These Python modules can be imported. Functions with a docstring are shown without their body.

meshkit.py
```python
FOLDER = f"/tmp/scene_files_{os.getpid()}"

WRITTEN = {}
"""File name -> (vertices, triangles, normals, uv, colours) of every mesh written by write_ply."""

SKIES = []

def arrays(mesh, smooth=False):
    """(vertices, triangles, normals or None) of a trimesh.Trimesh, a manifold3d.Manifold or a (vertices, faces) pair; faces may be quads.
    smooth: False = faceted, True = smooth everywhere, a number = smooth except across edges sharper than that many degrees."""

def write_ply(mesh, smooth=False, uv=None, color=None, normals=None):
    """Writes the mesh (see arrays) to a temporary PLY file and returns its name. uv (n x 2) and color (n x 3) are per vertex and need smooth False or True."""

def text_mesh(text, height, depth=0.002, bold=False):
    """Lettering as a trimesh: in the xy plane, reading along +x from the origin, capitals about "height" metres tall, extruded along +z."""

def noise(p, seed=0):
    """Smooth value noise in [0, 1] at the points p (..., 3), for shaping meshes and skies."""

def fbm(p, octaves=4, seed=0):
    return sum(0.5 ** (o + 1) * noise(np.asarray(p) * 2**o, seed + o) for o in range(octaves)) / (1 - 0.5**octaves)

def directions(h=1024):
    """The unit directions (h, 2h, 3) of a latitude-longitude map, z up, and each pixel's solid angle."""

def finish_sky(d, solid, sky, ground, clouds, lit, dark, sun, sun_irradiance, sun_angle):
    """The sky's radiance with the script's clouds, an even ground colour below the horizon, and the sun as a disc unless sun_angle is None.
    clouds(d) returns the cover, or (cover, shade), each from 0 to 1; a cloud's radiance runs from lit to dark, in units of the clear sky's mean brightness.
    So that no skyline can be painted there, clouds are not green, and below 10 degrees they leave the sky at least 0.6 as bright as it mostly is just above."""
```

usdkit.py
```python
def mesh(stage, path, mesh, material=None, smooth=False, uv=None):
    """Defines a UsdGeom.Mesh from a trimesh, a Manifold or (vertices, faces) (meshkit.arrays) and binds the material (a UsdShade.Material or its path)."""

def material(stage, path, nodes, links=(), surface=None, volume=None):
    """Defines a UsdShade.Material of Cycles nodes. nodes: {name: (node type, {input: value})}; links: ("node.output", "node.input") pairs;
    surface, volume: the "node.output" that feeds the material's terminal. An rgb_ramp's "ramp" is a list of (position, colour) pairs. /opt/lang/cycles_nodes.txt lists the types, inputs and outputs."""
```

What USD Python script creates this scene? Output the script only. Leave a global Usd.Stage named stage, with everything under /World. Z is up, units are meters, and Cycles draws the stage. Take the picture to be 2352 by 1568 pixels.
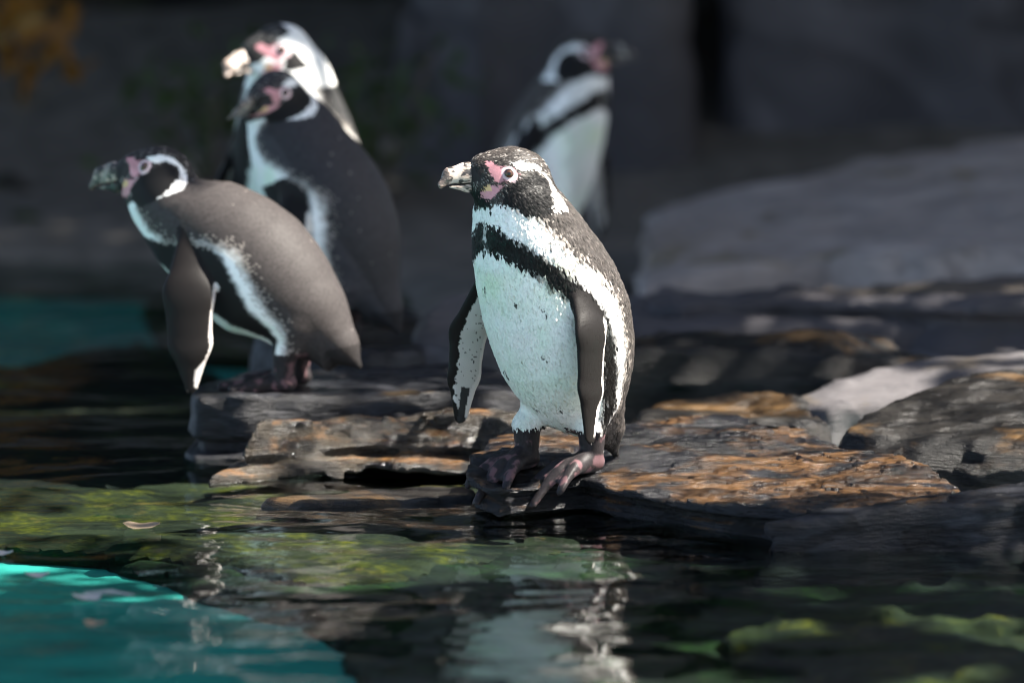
import math, random
import numpy as np
import trimesh
import usdkit, meshkit
from scipy.ndimage import gaussian_filter
from pxr import Usd, UsdGeom, UsdLux, UsdShade, Gf, Sdf, Vt

random.seed(7)
stage = Usd.Stage.CreateInMemory()
UsdGeom.SetStageUpAxis(stage, 'Z')
UsdGeom.SetStageMetersPerUnit(stage, 1.0)
UsdGeom.Xform.Define(stage, '/World')
UsdGeom.Scope.Define(stage, '/World/Looks')

# ------------------------------------------------------------------ camera, sky, sun
EYE = np.array([0.0, -11.85, 1.64])
AIM = np.array([0.0, 0.0, 0.335])
FOCAL, APERTURE = 214.0, 36.0
EXPOSURE = 2.25
cam = UsdGeom.Camera.Define(stage, '/World/camera')
fwd = (AIM - EYE) / np.linalg.norm(AIM - EYE)
right = np.cross(fwd, [0, 0, 1]); right /= np.linalg.norm(right)
up = np.cross(right, fwd)
M4 = Gf.Matrix4d(*right, 0, *up, 0, *(-fwd), 0, *EYE, 1)
cam.AddTransformOp().Set(M4)
cam.CreateFocalLengthAttr(FOCAL)
cam.CreateHorizontalApertureAttr(APERTURE)
cam.CreateVerticalApertureAttr(APERTURE * 682 / 1024)
cam.CreateFStopAttr(1.9)
cam.CreateFocusDistanceAttr(11.9)
cam.CreateClippingRangeAttr(Gf.Vec2f(0.1, 2000))
cam.CreateExposureAttr(EXPOSURE)

SUN = np.array([0.97, -0.06, 1.25]); SUN /= np.linalg.norm(SUN)
SUN_EL = math.asin(SUN[2]); SUN_ROT = math.atan2(SUN[0], SUN[1])
dome = UsdLux.DomeLight.Define(stage, '/World/sky')
skym = usdkit.material(stage, '/World/Looks/sky_look', {
    's': ('sky_texture', {'sky_type': 'single_scattering', 'sun_disc': False, 'sun_elevation': SUN_EL, 'sun_rotation': SUN_ROT,
                          'altitude': 100.0, 'air_density': 1.0, 'aerosol_density': 2.5}),
    'b': ('background_shader', {'strength': 0.05})}, [('s.color', 'b.color')], surface='b.background')
UsdShade.MaterialBindingAPI.Apply(dome.GetPrim()).Bind(skym)
dome.GetPrim().SetCustomDataByKey('kind', 'structure')
sun = UsdLux.DistantLight.Define(stage, '/World/sun')
sun.CreateNormalizeAttr(True); sun.CreateIntensityAttr(1.25); sun.CreateAngleAttr(0.5)
sun.CreateColorAttr(Gf.Vec3f(1.0, 0.94, 0.85))
zax = SUN; xax = np.cross([0, 0, 1], zax); xax /= np.linalg.norm(xax); yax = np.cross(zax, xax)
sun.AddTransformOp().Set(Gf.Matrix4d(*xax, 0, *yax, 0, *zax, 0, *(SUN * 50), 1))

PXF = 2352 * FOCAL / APERTURE


def ray(u, v):
    d = fwd * PXF + right * (u - 1176) + up * (784 - v)
    return d / np.linalg.norm(d)


def G(u, v, z=0.0):
    d = ray(u, v); return EYE + d * ((z - EYE[2]) / d[2])


def P(u, v, y):
    d = ray(u, v); return EYE + d * ((y - EYE[1]) / d[1])


# ------------------------------------------------------------------ helpers
used = {}


def numbered(parent, name):
    k = used.get((parent, name), 0); used[(parent, name)] = k + 1
    return f'{parent}/{name}' + (f'_{k:03d}' if k else '')


def tag(prim, label=None, cat=None, group=None, kind=None):
    for k, v in (('label', label), ('category', cat), ('group', group), ('kind', kind)):
        if v: prim.SetCustomDataByKey(k, v)
    return prim


def thing(name, label, cat, group=None, loc=(0, 0, 0), rotz=0):
    x = UsdGeom.Xform.Define(stage, numbered('/World', name))
    x.AddTranslateOp().Set(Gf.Vec3d(*map(float, loc)))
    if rotz: x.AddRotateZOp().Set(float(rotz))
    return tag(x.GetPrim(), label, cat, group)


def obj(name, mesh, mat, parent=None, smooth=True, prim=None, normals=None):
    path = numbered(str(parent.GetPath()) if parent else '/World', name)
    m = usdkit.mesh(stage, path, mesh, mat, smooth)
    if normals is not None:
        m.CreateNormalsAttr(Vt.Vec3fArray.FromNumpy(np.asarray(normals, np.float32))); m.SetNormalsInterpolation('vertex')
    for k, a in (prim or {}).items():
        a = np.asarray(a, np.float32)
        api = UsdGeom.PrimvarsAPI(m)
        if a.ndim == 2:
            api.CreatePrimvar(k, Sdf.ValueTypeNames.Color3fArray, 'vertex').Set(Vt.Vec3fArray.FromNumpy(a))
        else:
            api.CreatePrimvar(k, Sdf.ValueTypeNames.FloatArray, 'vertex').Set(Vt.FloatArray.FromNumpy(a))
    return m.GetPrim()


def surface_nets(F, o, h):
    """Mesh of the zero level of F (negative inside) on a grid with origin o and step h."""
    s = F < 0
    nx, ny, nz = F.shape
    acc = np.zeros((nx - 1, ny - 1, nz - 1, 3), np.float32)
    cnt = np.zeros((nx - 1, ny - 1, nz - 1), np.int8)
    for ax in range(3):
        sl0 = [slice(None)] * 3; sl1 = [slice(None)] * 3
        sl0[ax] = slice(0, -1); sl1[ax] = slice(1, None)
        a, b = F[tuple(sl0)], F[tuple(sl1)]
        idx = np.argwhere(s[tuple(sl0)] != s[tuple(sl1)])
        va, vb = a[tuple(idx.T)], b[tuple(idx.T)]
        t = va / (va - vb)
        p = idx.astype(np.float32); p[:, ax] += t
        o1, o2 = [k for k in range(3) if k != ax]
        for d1 in (0, -1):
            for d2 in (0, -1):
                c = idx.copy(); c[:, o1] += d1; c[:, o2] += d2
                ok = (c >= 0).all(1) & (c[:, 0] < nx - 1) & (c[:, 1] < ny - 1) & (c[:, 2] < nz - 1)
                cc = c[ok]
                np.add.at(acc, tuple(cc.T), p[ok]); np.add.at(cnt, tuple(cc.T), 1)
    cells = np.argwhere(cnt > 0)
    num = -np.ones(cnt.shape, np.int64); num[tuple(cells.T)] = np.arange(len(cells))
    V = acc[tuple(cells.T)] / cnt[tuple(cells.T)][:, None]
    faces = []
    for ax in range(3):
        sl0 = [slice(None)] * 3; sl1 = [slice(None)] * 3
        sl0[ax] = slice(0, -1); sl1[ax] = slice(1, None)
        sa = s[tuple(sl0)]
        idx = np.argwhere(sa != s[tuple(sl1)])
        o1, o2 = [(1, 2), (2, 0), (0, 1)][ax]
        ok = (idx[:, o1] > 0) & (idx[:, o2] > 0) & (idx[:, o1] < F.shape[o1] - 1) & (idx[:, o2] < F.shape[o2] - 1)
        idx = idx[ok]
        flip = ~sa[tuple(idx.T)]
        q = []
        for d1, d2 in ((-1, -1), (0, -1), (0, 0), (-1, 0)):
            c = idx.copy(); c[:, o1] += d1; c[:, o2] += d2
            q.append(num[tuple(c.T)])
        q = np.stack(q, 1)
        q[flip] = q[flip][:, ::-1]
        faces.append(q)
    Q = np.vstack(faces)
    return V * h + np.asarray(o), np.vstack([Q[:, [0, 1, 2]], Q[:, [0, 2, 3]]])


def sstep(a, b, x):
    t = np.clip((x - a) / (b - a), 0, 1); return t * t * (3 - 2 * t)


def smin(a, b, k):
    h = np.clip(0.5 + 0.5 * (b - a) / k, 0, 1)
    return b * (1 - h) + a * h - k * h * (1 - h)


def rcone(p, a, b, r1, r2):
    """Distance to a tapered capsule (linear radius along the axis; close to exact for gentle tapers)."""
    a = np.asarray(a, np.float32); b = np.asarray(b, np.float32)
    ba = b - a; L = float(ba @ ba)
    t = np.clip(((p - a) @ ba) / L, 0, 1)
    q = p - a - t[..., None] * ba
    return np.sqrt((q * q).sum(-1)) - (r1 + (r2 - r1) * t)


def poly_sdf(x, y, poly):
    poly = np.asarray(poly, float)
    d = np.full(x.shape, 1e9); inside = np.zeros(x.shape, bool)
    n = len(poly)
    for i in range(n):
        a, b = poly[i], poly[(i + 1) % n]
        e = b - a
        wx, wy = x - a[0], y - a[1]
        t = np.clip((wx * e[0] + wy * e[1]) / (e @ e + 1e-12), 0, 1)
        d = np.minimum(d, (wx - e[0] * t) ** 2 + (wy - e[1] * t) ** 2)
        c = (a[1] > y) != (b[1] > y)
        with np.errstate(divide='ignore', invalid='ignore'):
            xi = e[0] * (y - a[1]) / (e[1] if e[1] else 1e-12) + a[0]
        inside ^= c & (x < xi)
    d = np.sqrt(d)
    return np.where(inside, -d, d)


# ------------------------------------------------------------------ materials
def mat(name, nodes, links, surface='p.BSDF'):
    return usdkit.material(stage, '/World/Looks/' + name, nodes, links, surface=surface)


plumage = mat('plumage', {
    'a': ('attribute', {'attribute': 'tint'}), 'g': ('attribute', {'attribute': 'gloss'}),
    'tc': ('geometry', {}), 'n': ('noise_texture', {'scale': 420.0, 'detail': 3.0}),
    'b': ('bump', {'strength': 0.25, 'distance': 0.002}),
    'p': ('principled_bsdf', {'specular_ior_level': 0.16, 'sheen_weight': 0.01, 'sheen_roughness': 0.4})},
    [('a.color', 'p.base_color'), ('g.fac', 'p.roughness'), ('tc.position', 'n.vector'), ('n.fac', 'b.height'), ('b.normal', 'p.normal')])
horn = mat('bill_horn', {
    'a': ('attribute', {'attribute': 'tint'}), 'tc': ('geometry', {}), 'n': ('noise_texture', {'scale': 260.0, 'detail': 4.0}),
    'b': ('bump', {'strength': 0.25, 'distance': 0.002}), 'p': ('principled_bsdf', {'roughness': 0.38})},
    [('a.color', 'p.base_color'), ('tc.position', 'n.vector'), ('n.fac', 'b.height'), ('b.normal', 'p.normal')])
eye_wet = mat('eye_wet', {'a': ('attribute', {'attribute': 'tint'}), 'p': ('principled_bsdf', {'roughness': 0.05, 'coat_weight': 0.6})},
              [('a.color', 'p.base_color')])
claw_m = mat('claw_horn', {'p': ('principled_bsdf', {'base_color': (0.02, 0.018, 0.016), 'roughness': 0.3})}, [])


def rock_mat(name, dark, light, ochre, ochre_amt, rough=(0.25, 0.6), scale=1.0, spec=0.5, bump=0.6, moss=None, moss_amt=0.0, crack=0.8):
    """Slate: two grey tones in fractal noise, rusty stains on upward faces, thin dark veins, gloss that varies with the wet."""
    nodes = {
        'g': ('geometry', {}),
        'n1': ('noise_texture', {'scale': 6.0 * scale, 'detail': 9.0, 'roughness': 0.62}),
        'r1': ('rgb_ramp', {'ramp': [(0.3, dark), (0.55, tuple(0.5 * (a + b) for a, b in zip(dark, light))), (0.75, light)]}),
        'n2': ('noise_texture', {'scale': 3.6 * scale, 'detail': 7.0, 'roughness': 0.66, 'distortion': 0.6}),
        'r2': ('rgb_ramp', {'ramp': [(0.62 - 0.3 * ochre_amt, (0, 0, 0)), (0.70 - 0.3 * ochre_amt, (1, 1, 1))]}),
        'sx': ('separate_xyz', {}), 'up': ('map_range', {'from_min': 0.35, 'from_max': 0.8, 'clamp': True}),
        'f': ('math', {'math_type': 'multiply'}),
        'f2': ('math', {'math_type': 'multiply', 'value2': 1.0 if ochre_amt > 0 else 0.0}),
        'n5': ('noise_texture', {'scale': 22.0 * scale, 'detail': 6.0}),
        'oc': ('rgb_ramp', {'ramp': [(0.3, tuple(0.45 * c for c in ochre)), (0.6, ochre), (0.8, (ochre[0] * 1.3, ochre[1] * 1.35, ochre[2] * 1.6))]}),
        'mp2': ('mapping', {'scale': (2.2 * scale, 9.0 * scale, 9.0 * scale), 'rotation': (0.0, 0.0, 0.5)}), 'n6': ('noise_texture', {'scale': 1.0, 'detail': 6.0, 'roughness': 0.6}),
        'r6': ('rgb_ramp', {'ramp': [(0.40, (1, 1, 1)), (0.47, (0.18, 0.18, 0.2)), (0.50, (0.12, 0.12, 0.13)), (0.53, (1, 1, 1))]}), 'mc': ('mix_color', {'blend_type': 'multiply', 'fac': crack}),
        'mx': ('mix_color', {}),
        'mp': ('mapping', {'scale': (1.0, 1.0, 6.0)}),
        'n3': ('noise_texture', {'scale': 30.0 * scale, 'detail': 9.0, 'roughness': 0.65}),
        'n4': ('noise_texture', {'scale': 9.0 * scale, 'detail': 4.0}),
        'rr': ('map_range', {'from_min': 0.35, 'from_max': 0.65, 'to_min': rough[0], 'to_max': rough[1], 'clamp': True}),
        'bp': ('bump', {'strength': bump, 'distance': 0.012}),
        'p': ('principled_bsdf', {'specular_ior_level': spec})}
    links = [('g.position', 'n1.vector'), ('g.position', 'n2.vector'), ('g.position', 'mp.vector'), ('mp.vector', 'n3.vector'), ('g.position', 'n4.vector'),
             ('g.position', 'n5.vector'), ('n1.fac', 'r1.fac'), ('n2.fac', 'r2.fac'), ('g.true_normal', 'sx.vector'), ('sx.z', 'up.value'),
             ('up.result', 'f.value1'), ('r2.color', 'f.value2'), ('f.value', 'f2.value1'), ('n5.fac', 'oc.fac'),
             ('f2.value', 'mx.fac'), ('r1.color', 'mx.a'), ('oc.color', 'mx.b'), ('g.position', 'mp2.vector'), ('mp2.vector', 'n6.vector'), ('n6.fac', 'r6.fac'), ('mx.result', 'mc.a'), ('r6.color', 'mc.b'),
             ('n4.fac', 'rr.value'), ('rr.result', 'p.roughness'), ('n3.fac', 'bp.height'), ('bp.normal', 'p.normal')]
    if moss:
        nodes.update({'m1': ('noise_texture', {'scale': 7.0 * scale, 'detail': 8.0, 'roughness': 0.7}),
                      'm2': ('rgb_ramp', {'ramp': [(0.6 - 0.3 * moss_amt, (0, 0, 0)), (0.75 - 0.3 * moss_amt, (1, 1, 1))]}),
                      'm3': ('noise_texture', {'scale': 40.0 * scale, 'detail': 5.0}),
                      'm4': ('rgb_ramp', {'ramp': [(0.35, tuple(0.3 * c for c in moss)), (0.55, moss), (0.75, (moss[0] * 2.2, moss[1] * 1.8, moss[2]))]}),
                      'my': ('mix_color', {})})
        links += [('g.position', 'm1.vector'), ('m1.fac', 'm2.fac'), ('g.position', 'm3.vector'), ('m3.fac', 'm4.fac'), ('m2.color', 'my.fac'),
                  ('mc.result', 'my.a'), ('m4.color', 'my.b'), ('my.result', 'p.base_color')]
    else:
        links += [('mc.result', 'p.base_color')]
    return mat(name, nodes, links)


OCHRE = (0.095, 0.050, 0.021)
slate_wet = rock_mat('slate_wet', (0.0028, 0.003, 0.0038), (0.014, 0.014, 0.0165), OCHRE, 0.43, (0.07, 0.34), 1.1, 0.42, 1.0)
slate_tan = rock_mat('slate_tan', (0.009, 0.0085, 0.008), (0.10, 0.08, 0.056), (0.22, 0.11, 0.04), 0.42, (0.07, 0.42), 1.6, 0.5, 1.0)
slate_dark = rock_mat('slate_dark', (0.008, 0.0085, 0.010), (0.036, 0.037, 0.043), (0.05, 0.035, 0.02), 0.15, (0.16, 0.45), 1.0, 0.22, 0.6)
slate_brown = rock_mat('slate_brown', (0.006, 0.0058, 0.0056), (0.030, 0.027, 0.024), (0.095, 0.056, 0.024), 0.30, (0.15, 0.45), 0.9, 0.28, 0.8)
slate_grey = rock_mat('slate_grey', (0.045, 0.042, 0.045), (0.12, 0.112, 0.115), (0.09, 0.075, 0.06), 0.1, (0.5, 0.8), 0.8, 0.3, 0.5, crack=0.15)
rock_back = rock_mat('rock_back', (0.030, 0.028, 0.031), (0.095, 0.089, 0.097), (0.09, 0.075, 0.06), 0.2, (0.5, 0.8), 0.35, 0.3, 0.6, crack=0.15)
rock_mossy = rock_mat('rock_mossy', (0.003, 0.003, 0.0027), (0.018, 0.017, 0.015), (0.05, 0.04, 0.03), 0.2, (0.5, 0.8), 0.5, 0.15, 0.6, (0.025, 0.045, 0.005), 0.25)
rock_pale = rock_mat('rock_pale', (0.23, 0.198, 0.182), (0.40, 0.35, 0.325), (0.2, 0.16, 0.1), 0.2, (0.5, 0.8), 0.8, 0.3, 0.5, crack=0.15)
algae = rock_mat('algae_rock', (0.008, 0.010, 0.005), (0.03, 0.03, 0.014), (0.2, 0.11, 0.03), 0.1, (0.6, 0.9), 1.2, 0.2, 0.8, (0.062, 0.056, 0.003), 0.38)
algae_bright = rock_mat('algae_bright', (0.010, 0.014, 0.004), (0.04, 0.045, 0.012), (0.2, 0.11, 0.03), 0.0, (0.6, 0.9), 1.2, 0.2, 0.8, (0.095, 0.082, 0.003), 0.3)
algae_dark = rock_mat('algae_dark', (0.003, 0.005, 0.003), (0.012, 0.015, 0.009), (0.2, 0.11, 0.03), 0.0, (0.6, 0.9), 1.2, 0.2, 0.8, (0.008, 0.024, 0.003), 0.5)
pool_paint = mat('pool_paint', {'g': ('geometry', {}), 'n': ('noise_texture', {'scale': 2.2, 'detail': 6.0}),
                                'r': ('rgb_ramp', {'ramp': [(0.3, (0.016, 0.235, 0.225)), (0.7, (0.024, 0.33, 0.315))]}), 'p': ('principled_bsdf', {'roughness': 0.7})},
                 [('g.position', 'n.vector'), ('n.fac', 'r.fac'), ('r.color', 'p.base_color')])
gravel = mat('earth', {'g': ('geometry', {}), 'n': ('noise_texture', {'scale': 9.0, 'detail': 8.0}),
                       'r': ('rgb_ramp', {'ramp': [(0.3, (0.05, 0.045, 0.035)), (0.7, (0.14, 0.12, 0.10))]}), 'p': ('principled_bsdf', {'roughness': 0.9})},
             [('g.position', 'n.vector'), ('n.fac', 'r.fac'), ('r.color', 'p.base_color')])
water_m = mat('water_look', {
    'g': ('geometry', {}), 'mp': ('mapping', {'scale': (1.0, 1.7, 1.0)}), 'n': ('noise_texture', {'scale': 9.0, 'detail': 3.0, 'distortion': 0.5}),
    'b': ('bump', {'strength': 0.10, 'distance': 0.02}), 'fr': ('fresnel', {'IOR': 1.33}),
    't': ('transparent_bsdf', {'color': (0.78, 0.93, 0.88)}), 'gl': ('glossy_bsdf', {'color': (1, 1, 1), 'roughness': 0.0}), 'p': ('mix_closure', {})},
    [('g.position', 'mp.vector'), ('mp.vector', 'n.vector'), ('n.fac', 'b.height'), ('b.normal', 'gl.normal'), ('b.normal', 'fr.normal'),
     ('fr.fac', 'p.fac'), ('t.BSDF', 'p.closure1'), ('gl.BSDF', 'p.closure2')], surface='p.closure')


def leaf_mat(name, c1, c2, tr=0.35):
    return mat(name, {'o': ('geometry', {}), 'r': ('rgb_ramp', {'ramp': [(0.0, c1), (1.0, c2)]}), 'd': ('principled_bsdf', {'roughness': 0.45}),
                      't': ('translucent_bsdf', {}), 'p': ('mix_closure', {'fac': tr})},
               [('o.random_per_island', 'r.fac'), ('r.color', 'd.base_color'), ('r.color', 't.color'), ('d.BSDF', 'p.closure1'), ('t.BSDF', 'p.closure2')], surface='p.closure')


leaf_green = leaf_mat('leaf_green', (0.018, 0.04, 0.008), (0.05, 0.085, 0.018), 0.25)
leaf_moss = leaf_mat('leaf_moss', (0.03, 0.06, 0.006), (0.07, 0.11, 0.012))
leaf_weed = leaf_mat('leaf_weed', (0.006, 0.014, 0.003), (0.022, 0.034, 0.004))
leaf_autumn = leaf_mat('leaf_autumn', (0.26, 0.12, 0.018), (0.17, 0.16, 0.022))
bark = mat('bark', {'g': ('geometry', {}), 'n': ('noise_texture', {'scale': 12.0, 'detail': 6.0}), 'r': ('rgb_ramp', {'ramp': [(0.3, (0.03, 0.024, 0.018)), (0.7, (0.11, 0.085, 0.06))]}),
                    'p': ('principled_bsdf', {'roughness': 0.9})}, [('g.position', 'n.vector'), ('n.fac', 'r.fac'), ('r.color', 'p.base_color')])
petal_m = mat('dry_leaf', {'p': ('principled_bsdf', {'base_color': (0.2, 0.15, 0.10), 'roughness': 0.6})}, [])
down_m = mat('loose_feather', {'p': ('principled_bsdf', {'base_color': (0.34, 0.34, 0.33), 'roughness': 0.6})}, [])


# ------------------------------------------------------------------ ground, pool floor, water
def grid_mesh(xs, ys, zf):
    X, Y = np.meshgrid(xs, ys, indexing='ij')
    Z = zf(X, Y)
    V = np.stack([X, Y, Z], -1).reshape(-1, 3)
    n, m = len(xs), len(ys)
    i, j = np.meshgrid(np.arange(n - 1), np.arange(m - 1), indexing='ij')
    a = (i * m + j).ravel()
    return V, np.stack([a, a + m, a + m + 1, a + 1], 1)


POOL = [(-9, -9), (4.5, -9), (5.5, -4), (5.0, -1.0), (2.6, 1.0), (1.0, 1.2), (0.3, 1.5), (-0.2, 2.2), (-0.32, 4.2), (-0.9, 5.0), (-1.8, 5.2), (-4, 5.1), (-7, 4.0), (-9, -2)]


def ground_z(X, Y):
    d = poly_sdf(X, Y, POOL)
    z = -0.5 + 0.55 * sstep(-0.5, 0.12, d) + 0.05 * sstep(0.1, 4, d) * sstep(0, 3, Y) + 0.6 * sstep(6, 9, Y)
    return z + 0.05 * (meshkit.fbm(np.stack([X, Y, 0 * X], -1) * 1.5, 4, 5) - 0.5) * sstep(0, 1, d)


ax = np.concatenate([np.linspace(-120, -10, 12)[:-1], np.linspace(-10, 10, 140), np.linspace(10, 120, 12)[1:]])
tag(obj('ground', grid_mesh(ax, ax, ground_z), gravel), kind='structure')
FLOOR_Z = -0.095
liner = trimesh.creation.extrude_polygon(__import__('shapely').Polygon(POOL).buffer(-0.22), 0.012)
liner.apply_translation([0, 0, FLOOR_Z])
tag(obj('pool_floor', liner, pool_paint, smooth=False), kind='structure')


def water_z(X, Y):
    w = 0
    rng = np.random.default_rng(3)
    for k in range(34):
        lam = 0.09 * 1.09 ** k * (0.8 + 0.4 * rng.random())
        th = rng.normal(0, 0.75) + math.pi / 2 + 0.1
        ph = rng.random() * 6.28
        amp = 0.0024 * lam
        warp = 1.2 * np.sin(X * 2.1 + 1.7 * k) * np.cos(Y * 1.7 + k)
        w = w + amp * np.sin((X * math.cos(th) + Y * math.sin(th)) * 2 * math.pi / lam + ph + warp)
    return w


wx = np.concatenate([np.linspace(-9.5, -1.6, 80)[:-1], np.linspace(-1.6, 1.6, 260), np.linspace(1.6, 5.6, 50)[1:]])
wy = np.concatenate([np.linspace(-9.2, -3.0, 70)[:-1], np.linspace(-3.0, 0.8, 330), np.linspace(0.8, 5.6, 150)[1:]])
tag(obj('water', grid_mesh(wx, wy, water_z), water_m), kind='structure')


# ------------------------------------------------------------------ rocks
def rock_mesh(poly, ztop, zbot, h, seed, slope=(0, 0), strata=0.02, amp=0.012, rough=0.01, side=0.15, step=0.012, edge=0.015, freq=1.0, dome=0.0, c=None):
    """A slab with a given outline: bedding planes run through it, its sides break along them, its top falls in low steps."""
    poly = np.asarray([p[:2] for p in poly], float)
    c = poly.mean(0) if c is None else c
    lo = poly.min(0) - 0.12; hi = poly.max(0) + 0.12
    sl = abs(slope[0]) * (hi[0] - lo[0]) / 2 + abs(slope[1]) * (hi[1] - lo[1]) / 2
    xs = np.arange(lo[0], hi[0], h); ys = np.arange(lo[1], hi[1], h); zs = np.arange(zbot - sl - 0.06, ztop + sl + 0.08 + dome, h)
    X2, Y2 = np.meshgrid(xs, ys, indexing='ij')
    p2 = np.stack([X2, Y2, 0 * X2 + seed * 3.1], -1)
    d2 = poly_sdf(X2, Y2, poly) + 0.06 * freq ** -1 * (meshkit.fbm(p2 * 5 * freq, 3, seed) - 0.5)
    tb = meshkit.fbm(p2 * np.array([3, 5, 1]) * freq, 5, seed + 11) - 0.5
    tq = (np.floor(tb * 14 * (step > 0)) / 14) * step * 9
    top2 = ztop + tq + 0.35 * step * tb + dome * (1 - np.clip(1 + d2 / 0.35, 0, 1) ** 2)
    pl = (X2 - c[0]) * slope[0] + (Y2 - c[1]) * slope[1]
    Z = zs[None, None, :] - pl[:, :, None]
    lay_n = 0.6 * strata * (meshkit.fbm(p2 * 4 * freq, 3, seed + 5) - 0.5)
    lay = (Z + lay_n[:, :, None]) / strata
    k = np.floor(lay).astype(int); fr = lay - k
    rl = np.random.default_rng(seed).random(4096)
    off = (rl[(k + 700) % 4096] * (1 - sstep(0.75, 1, fr)) + rl[(k + 701) % 4096] * sstep(0.75, 1, fr)) * amp * 2
    ds = d2[:, :, None] + off + side * (Z - zbot) / max(ztop - zbot, 0.05) * 0.1
    dt = np.maximum(Z - top2[:, :, None], zbot - Z)
    kk = edge
    F = np.maximum(ds, dt) + np.clip(kk - np.abs(ds - dt), 0, None) ** 2 / (4 * kk)
    near = np.abs(F) < 0.05
    pts = np.stack([np.broadcast_to(X2[:, :, None], F.shape)[near], np.broadcast_to(Y2[:, :, None], F.shape)[near], Z[near] * 2.2], -1)
    F = F.astype(np.float32)
    F[near] += (rough * 2 * (meshkit.fbm(pts * 14 * freq, 4, seed + 21) - 0.5)).astype(np.float32)
    F[0] = F[-1] = 1; F[:, 0] = F[:, -1] = 1; F[:, :, 0] = F[:, :, -1] = 1
    V, T = surface_nets(F, (xs[0], ys[0], zs[0]), h)
    m = trimesh.Trimesh(V, T, process=False)
    parts = trimesh.graph.connected_components(m.face_adjacency, min_len=1, nodes=np.arange(len(T)))
    if len(parts) > 1:
        m.update_faces(np.isin(np.arange(len(T)), max(parts, key=len))); m.remove_unreferenced_vertices()
    return np.array(m.vertices), np.array(m.faces)


def GP(u, v, z0, c, slope):
    """where the line of sight meets the plane z = z0 + slope.(xy - c)"""
    d = ray(u, v)
    k = d[2] - slope[0] * d[0] - slope[1] * d[1]
    t = (z0 + slope[0] * (EYE[0] - c[0]) + slope[1] * (EYE[1] - c[1]) - EYE[2]) / k
    return EYE + d * t


def rock(name, label, cat, px, ztop, zbot, h, seed, material, smooth=32, slope=(0, 0), y0=None, kind=None, **kw):
    flat = np.array([G(u, v, ztop)[:2] for u, v in px])
    c = flat.mean(0)
    if y0 is not None:
        c = P(np.mean([p[0] for p in px]), np.mean([p[1] for p in px]), y0)[:2]
    poly = [GP(u, v, ztop, c, slope)[:2] for u, v in px]
    msh = rock_mesh(poly, ztop, zbot, h, seed, slope=slope, c=c, **kw)
    STAND.append(msh[0])
    return tag(obj(name, msh, material, smooth=smooth), label, cat, kind=kind)


STAND = []


def ground_at(x, y, r=0.09, default=0.0):
    z = [v[(np.hypot(v[:, 0] - x, v[:, 1] - y) < r)][:, 2] for v in STAND]
    z = [np.percentile(q, 96) for q in z if len(q)]
    return max(z) if z else default


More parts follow.
